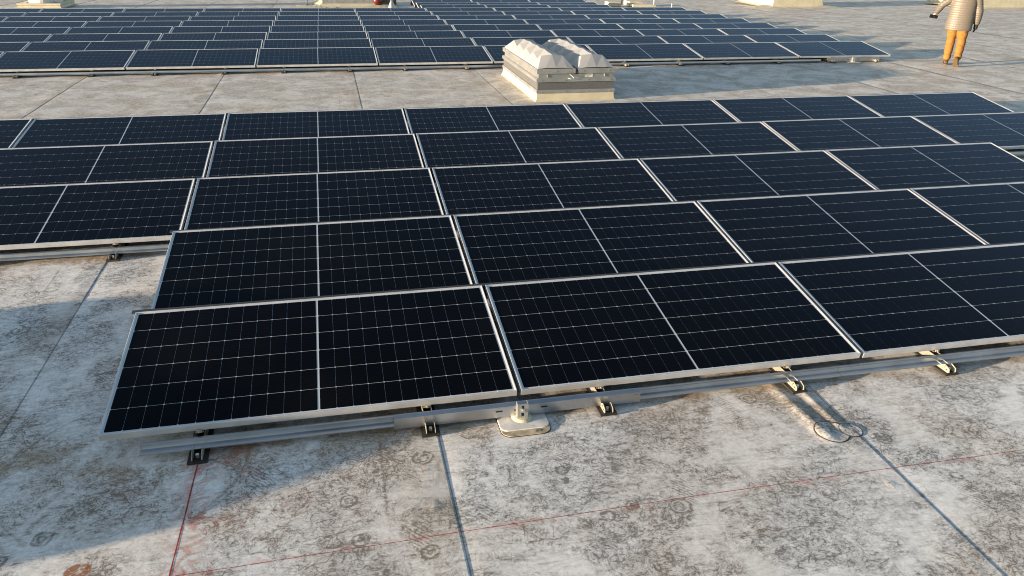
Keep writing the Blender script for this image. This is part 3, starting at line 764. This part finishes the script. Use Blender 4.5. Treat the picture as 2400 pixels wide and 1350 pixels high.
# ------------------------------------------------------------------ the person
def quilt_mat():
    m, nt, p = mat('quilted_taupe_nylon'); b = NB(nt); co = b.co()
    z = b.sep(co)[2]
    sd = b.m('ABSOLUTE', b.m('SUBTRACT', b.m('FRACT', b.m('MULTIPLY', z, 1 / .046)), .5))
    nz = b.noise(co, 26.0, 3.0)[0]
    h = b.m('ADD', b.m('POWER', b.m('MULTIPLY', b.m('SUBTRACT', .5, sd), 2.0), .5), b.m('MULTIPLY', nz, .35))
    f = b.ss(sd, .40, .5)
    b.put(p.inputs['Base Color'], b.mix(f, (.118, .105, .090, 1), (.092, .082, .07, 1)))
    p.inputs['Roughness'].default_value = .5
    b.put(p.inputs['Normal'], b.bump(h, .38, .012))
    return m
M['jacket'] = quilt_mat()
def cloth(name, col):
    m, nt, p = mat(name); b = NB(nt); co = b.co()
    wv = b.noise(b.map(co, sc=(1, 1, 2.6)), 9.0, 4.0, .6, .6)[0]
    b.put(p.inputs['Base Color'], b.mix(b.ss(wv, .35, .65), tuple(x * .82 for x in col) + (1,), col + (1,)))
    p.inputs['Roughness'].default_value = .85
    b.put(p.inputs['Normal'], b.bump(wv, .6, .04))
    return m
M['trousers'] = cloth('ochre_canvas', (.265, .118, .020))
M['skin'] = simple('skin', (.50, .29, .20), .5, var=.06)
M['hair'] = simple('brown_hair', (.05, .032, .02), .6, var=.3, scale=40)
M['boot'] = simple('brown_leather', (.075, .042, .02), .55, var=.2, scale=20)
M['sole'] = simple('tan_rubber_sole', (.13, .085, .04), .8, var=.2, scale=30)
PX, PY = 14.78, 11.22
prz = -math.atan2(PX - CX, PY - CY)
PZ0 = zg(PY) + .004
per = thing('person', 'person walking away in quilted taupe jacket and ochre trousers, holding a phone', 'person', (PX, PY, PZ0), prz)
def remeshed(name, mb, m, vox, sm=4, parent=None):
    me = mb.mesh(name, m)
    t = bpy.data.objects.new('tmp', me); COL.objects.link(t)
    md = t.modifiers.new('r', 'REMESH'); md.mode = 'VOXEL'; md.voxel_size = vox; md.use_smooth_shade = True
    md = t.modifiers.new('s', 'SMOOTH'); md.iterations = sm; md.factor = .5
    bpy.context.view_layer.update()
    me2 = bpy.data.meshes.new_from_object(t.evaluated_get(bpy.context.evaluated_depsgraph_get()))
    bpy.data.objects.remove(t); me2.name = name
    if not me2.materials: me2.materials.append(m)
    me2.polygons.foreach_set('use_smooth', [True] * len(me2.polygons))
    return link(name, me2, parent)
def loft(mb, st, n=20):
    """st: (center, rx, ry, direction)"""
    rs = []
    for c, rx, ry, d in st:
        d = Vector(d).normalized(); ax = Vector((1, 0, 0)); ax = (ax - d * ax.dot(d)).normalized(); ay = d.cross(ax)
        rs.append([Vector(c) + ax * (rx * math.cos(2 * PI * i / n)) + ay * (ry * math.sin(2 * PI * i / n)) for i in range(n)])
    mb.rings(rs)
# joints, metres; +x to the person's right, +y ahead
SHL, ELL, HAL = Vector((-.26, .02, 1.405)), Vector((-.47, .0, 1.235)), Vector((-.555, .10, 1.055))
SHR, ELR, HAR = Vector((.155, .03, 1.405)), Vector((.262, .035, 1.13)), Vector((.268, .075, .875))
HPL, KNL, ANL = Vector((-.15, .0, .86)), Vector((-.135, .03, .47)), Vector((-.13, .05, .10))
HPR, KNR, ANR = Vector((.04, -.02, .86)), Vector((.075, -.02, .48)), Vector((.075, -.22, .17))
# body: one skinned surface with the head, neck, trunk, limbs, hands and fingers
def skinned_body():
    V, E, Rr = [], [], []
    def vtx(p, r_, par=None):
        V.append(tuple(p)); Rr.append(r_)
        if par is not None: E.append((par, len(V) - 1))
        return len(V) - 1
    pel = vtx((-.055, 0, .92), .12)
    sp = vtx((-.055, .0, 1.12), .115, pel); ch = vtx((-.055, .01, 1.33), .125, sp); nk = vtx((-.055, .02, 1.47), .055, ch)
    n2 = vtx((-.055, .04, 1.53), .055, nk)
    h1 = vtx((-.055, .055, 1.60), .080, n2); h2 = vtx((-.055, .05, 1.675), .092, h1); h3 = vtx((-.055, .045, 1.73), .070, h2)
    for S, El, Ha in ((SHL, ELL, HAL), (SHR, ELR, HAR)):
        s_ = vtx(S - Vector((0, 0, .03)), .055, ch); e = vtx(El, .040, s_); hh = vtx(Ha, .028, e)
        d = (Ha - El).normalized(); side = Vector((0, 1, 0)) if S is SHR else Vector((.6, .6, 0)).normalized()
        pm = vtx(Ha + d * .055, .030, hh)
        for j, l in enumerate((.062, .072, .068, .052)):
            o_ = side * ((j - 1.5) * .019); k1 = vtx(Ha + d * .095 + o_, .0095, pm)
            cur = Vector((.25, .2, 0)) if S is SHL else Vector((-.2, .1, 0))
            k2 = vtx(Ha + d * (.095 + l * .55) + o_ + cur * .03, .0088, k1); vtx(Ha + d * (.095 + l * .95) + o_ + cur * .09, .0078, k2)
        t1 = vtx(Ha + d * .045 - side * .034, .011, pm); vtx(Ha + d * .085 - side * .045, .0095, t1)
    for Hp, Kn, An in ((HPL, KNL, ANL), (HPR, KNR, ANR)):
        a = vtx(Hp, .085, pel); b_ = vtx(Kn, .055, a); vtx(An, .040, b_)
    me = bpy.data.meshes.new('body'); me.from_pydata(V, E, [])
    t = bpy.data.objects.new('tmp', me); COL.objects.link(t)
    md = t.modifiers.new('skin', 'SKIN'); md.use_smooth_shade = True
    for sv, r_ in zip(me.skin_vertices[0].data, Rr): sv.radius = (r_, r_)
    me.skin_vertices[0].data[0].use_root = True
    md = t.modifiers.new('sub', 'SUBSURF'); md.levels = 2; md.render_levels = 2
    bpy.context.view_layer.update()
    me2 = bpy.data.meshes.new_from_object(t.evaluated_get(bpy.context.evaluated_depsgraph_get()))
    bpy.data.objects.remove(t); me2.name = 'body'; me2.materials.clear(); me2.materials.append(M['skin'])
    return link('body', me2, per)
skinned_body()
mb = MB(); hc = Vector((-.055, .055, 1.665))
mb.tube([hc + Vector((0, .105, -.005)), hc + Vector((0, .135, -.02)), hc + Vector((0, .10, -.045))], [.008, .014, .010], 8); link('nose', mb.mesh('nose', M['skin'], smooth=True), per)
for s_ in (-1, 1):
    mb = MB(); mb.tube([hc + Vector((s_ * .088, -.005, -.03)), hc + Vector((s_ * .098, -.012, 0)), hc + Vector((s_ * .092, -.015, .03))], [.012, .018, .014], 8); link('ear', mb.mesh('ear', M['skin'], smooth=True), per)
mb = MB()
loft(mb, [(hc + Vector((0, -.02, -.05)), .088, .080, (0, 0, 1)), (hc + Vector((0, -.015, .0)), .103, .105, (0, 0, 1)), (hc + Vector((0, -.01, .05)), .098, .110, (0, 0, 1)), (hc + Vector((0, -.005, .095)), .062, .075, (0, 0, 1)), (hc + Vector((0, 0, .11)), .02, .03, (0, 0, 1))])
remeshed('hair', mb, M['hair'], .012, 2, per)
# jacket
mb = MB(); jx = -.06
loft(mb, [((jx + .0, -.01, .745), .262, .170, (0, 0, 1)), ((jx, -.01, .80), .268, .175, (0, 0, 1)), ((jx, -.01, .95), .258, .165, (0, 0, 1)), ((jx, -.01, 1.12), .250, .160, (0, 0, 1)), ((jx, -.01, 1.28), .252, .160, (0, 0, 1)), ((jx, .0, 1.38), .232, .140, (0, 0, 1)), ((jx, .01, 1.44), .160, .105, (0, 0, 1)), ((jx, .015, 1.475), .085, .080, (0, 0, 1)), ((jx, .02, 1.525), .080, .078, (0, 0, 1))], 28)
def arm(S, El, Ha, r0=.088, r1=.073, r2=.055):
    d1 = (El - S).normalized(); d2 = (Ha - El).normalized(); dm = (d1 + d2).normalized()
    loft(mb, [(S - d1 * .05, r0 * .7, r0 * .8, d1), (S, r0, r0, d1), (S.lerp(El, .5), r0 * .95, r0 * .95, d1), (El, r1, r1 * 1.05, dm), (El.lerp(Ha, .5), r1 * .93, r1 * .95, d2), (Ha - d2 * .02, r2, r2 * 1.05, d2), (Ha, r2 * .9, r2 * .9, d2)], 18)
arm(SHL, ELL, HAL); arm(SHR + Vector((.025, .01, -.01)), ELR, HAR, .092, .082, .064)
remeshed('jacket', mb, M['jacket'], .011, 2, per)
# trousers
mb = MB()
loft(mb, [((-.055, -.005, .98), .165, .12, (0, 0, 1)), ((-.055, -.01, .88), .178, .135, (0, 0, 1)), ((-.055, -.01, .80), .180, .13, (0, 0, 1)), ((-.055, -.01, .765), .165, .10, (0, 0, 1))], 24)
def leg(H_, K, A, ex):
    d1 = (K - H_).normalized(); d2 = (A - K).normalized(); dm = (d1 + d2).normalized()
    st = [(H_ + Vector((0, 0, .03)), .10, .115, d1), (H_.lerp(K, .2), .103, .112, d1), (H_.lerp(K, .55), .092, .098, d1), (H_.lerp(K, .8), .080, .086, d1), (K, .082, .088, dm), (K.lerp(A, .18), .074, .080, d2), (K.lerp(A, .45), .079, .086, d2), (K.lerp(A, .7), .066, .072, d2), (K.lerp(A, .86), .072, .078, d2), (K.lerp(A, .97), .062, .068, d2)]
    loft(mb, [(c, rx * (1.10 + .03 * ((j * 7) % 3 - 1)), ry * (1.08 + .03 * ((j * 5) % 3 - 1)), d) for j, (c, rx, ry, d) in enumerate(st)], 20)
leg(HPL, KNL, ANL, 0); leg(HPR, KNR, ANR, 0)
remeshed('trousers', mb, M['trousers'], .010, 2, per)
# cargo pocket in shade on the right thigh
mb = MB(); mb.box(.118, .150, -.09, .06, .56, .74, rot=Matrix.Rotation(R(-2), 3, 'Y')); link('cargo_pocket', mb.mesh('cargo_pocket', M['trousers'], bevel=.012), per)
# boots
def boot(A, pitch, rz):
    o = link('boot', None, per, A); o.rotation_euler = (pitch, 0, rz)
    mb = MB()
    loft(mb, [((0, -.01, .10), .058, .064, (0, 0, 1)), ((0, -.01, .02), .053, .060, (0, 0, 1)), ((0, .0, -.03), .050, .075, (0, .2, 1))], 16)
    rs = []
    for y, wd, z0, z1 in ((-.095, .025, -.07, -.03), (-.08, .042, -.078, .0), (-.02, .046, -.078, .01), (.06, .048, -.078, -.01), (.12, .052, -.078, -.028), (.165, .044, -.076, -.042), (.185, .02, -.07, -.055)):
        rs.append([(wd * math.cos(2 * PI * i / 14), y, (z0 + z1) / 2 + (z1 - z0) / 2 * math.sin(2 * PI * i / 14)) for i in range(14)])
    mb.rings(rs)
    x = remeshed('upper', mb, M['boot'], .008, 2, o)
    pts = [(-.042, -.09), (.0, -.105), (.042, -.09), (.047, -.02), (.042, .02), (.056, .10), (.05, .155), (.0, .195), (-.05, .155), (-.056, .10), (-.042, .02), (-.047, -.02)]
    link('sole', MB().prism(pts, 'z', -.097, -.072).mesh('sole', M['sole'], bevel=.004), o)
boot(ANL + Vector((0, 0, 0)), 0, R(6)); boot(ANR + Vector((0, 0, .0)), R(-52), R(-14))
# black glove on the right hand
mb = MB(); d = Vector((0, .02, -1)).normalized()
loft(mb, [(HAR + Vector((0, 0, .03)), .050, .054, d), (HAR + d * .03, .044, .052, d), (HAR + d * .075, .044, .060, d), (HAR + d * .10, .036, .056, d)], 14)
for j, l in enumerate((.062, .074, .070, .054)):
    b0 = HAR + d * .085 + Vector((0, (j - 1.5) * .0225, 0)); b1 = b0 + d * l * .55 + Vector((-.006, .004, 0)); b2 = b1 + d * l * .5 + Vector((-.022, .01, 0))
    mb.tube([b0, b1, b2], [.017, .016, .014], 8)
t0 = HAR + d * .04 + Vector((0, .045, 0)); mb.tube([HAR + d * .03 + Vector((0, .03, 0)), t0 + d * .02 + Vector((-.005, .008, 0)), t0 + d * .055 + Vector((-.015, .010, 0))], [.016, .014, .011], 8)
remeshed('glove', mb, M['black'], .006, 1, per)
# the phone, held level in the left hand
ph = thing('phone', 'black phone held out in the left hand of the walking person', 'phone', (0, 0, 0))
wm = Matrix.Translation((PX, PY, PZ0)) @ Matrix.Rotation(prz, 4, 'Z')
ph.location = wm @ (HAL + Vector((-.03, -.03, -.075))); ph.rotation_euler = (R(48), R(7), prz)
link('case', MB().box(-.083, .083, -.042, .042, -.006, .006).mesh('case', M['black'], bevel=.003), ph)
M['screen'] = simple('dark_glass', (.008, .008, .01), .08, var=.05)
link('screen', MB().box(-.077, .077, -.037, .037, .0061, .0068).mesh('screen', M['screen']), ph)
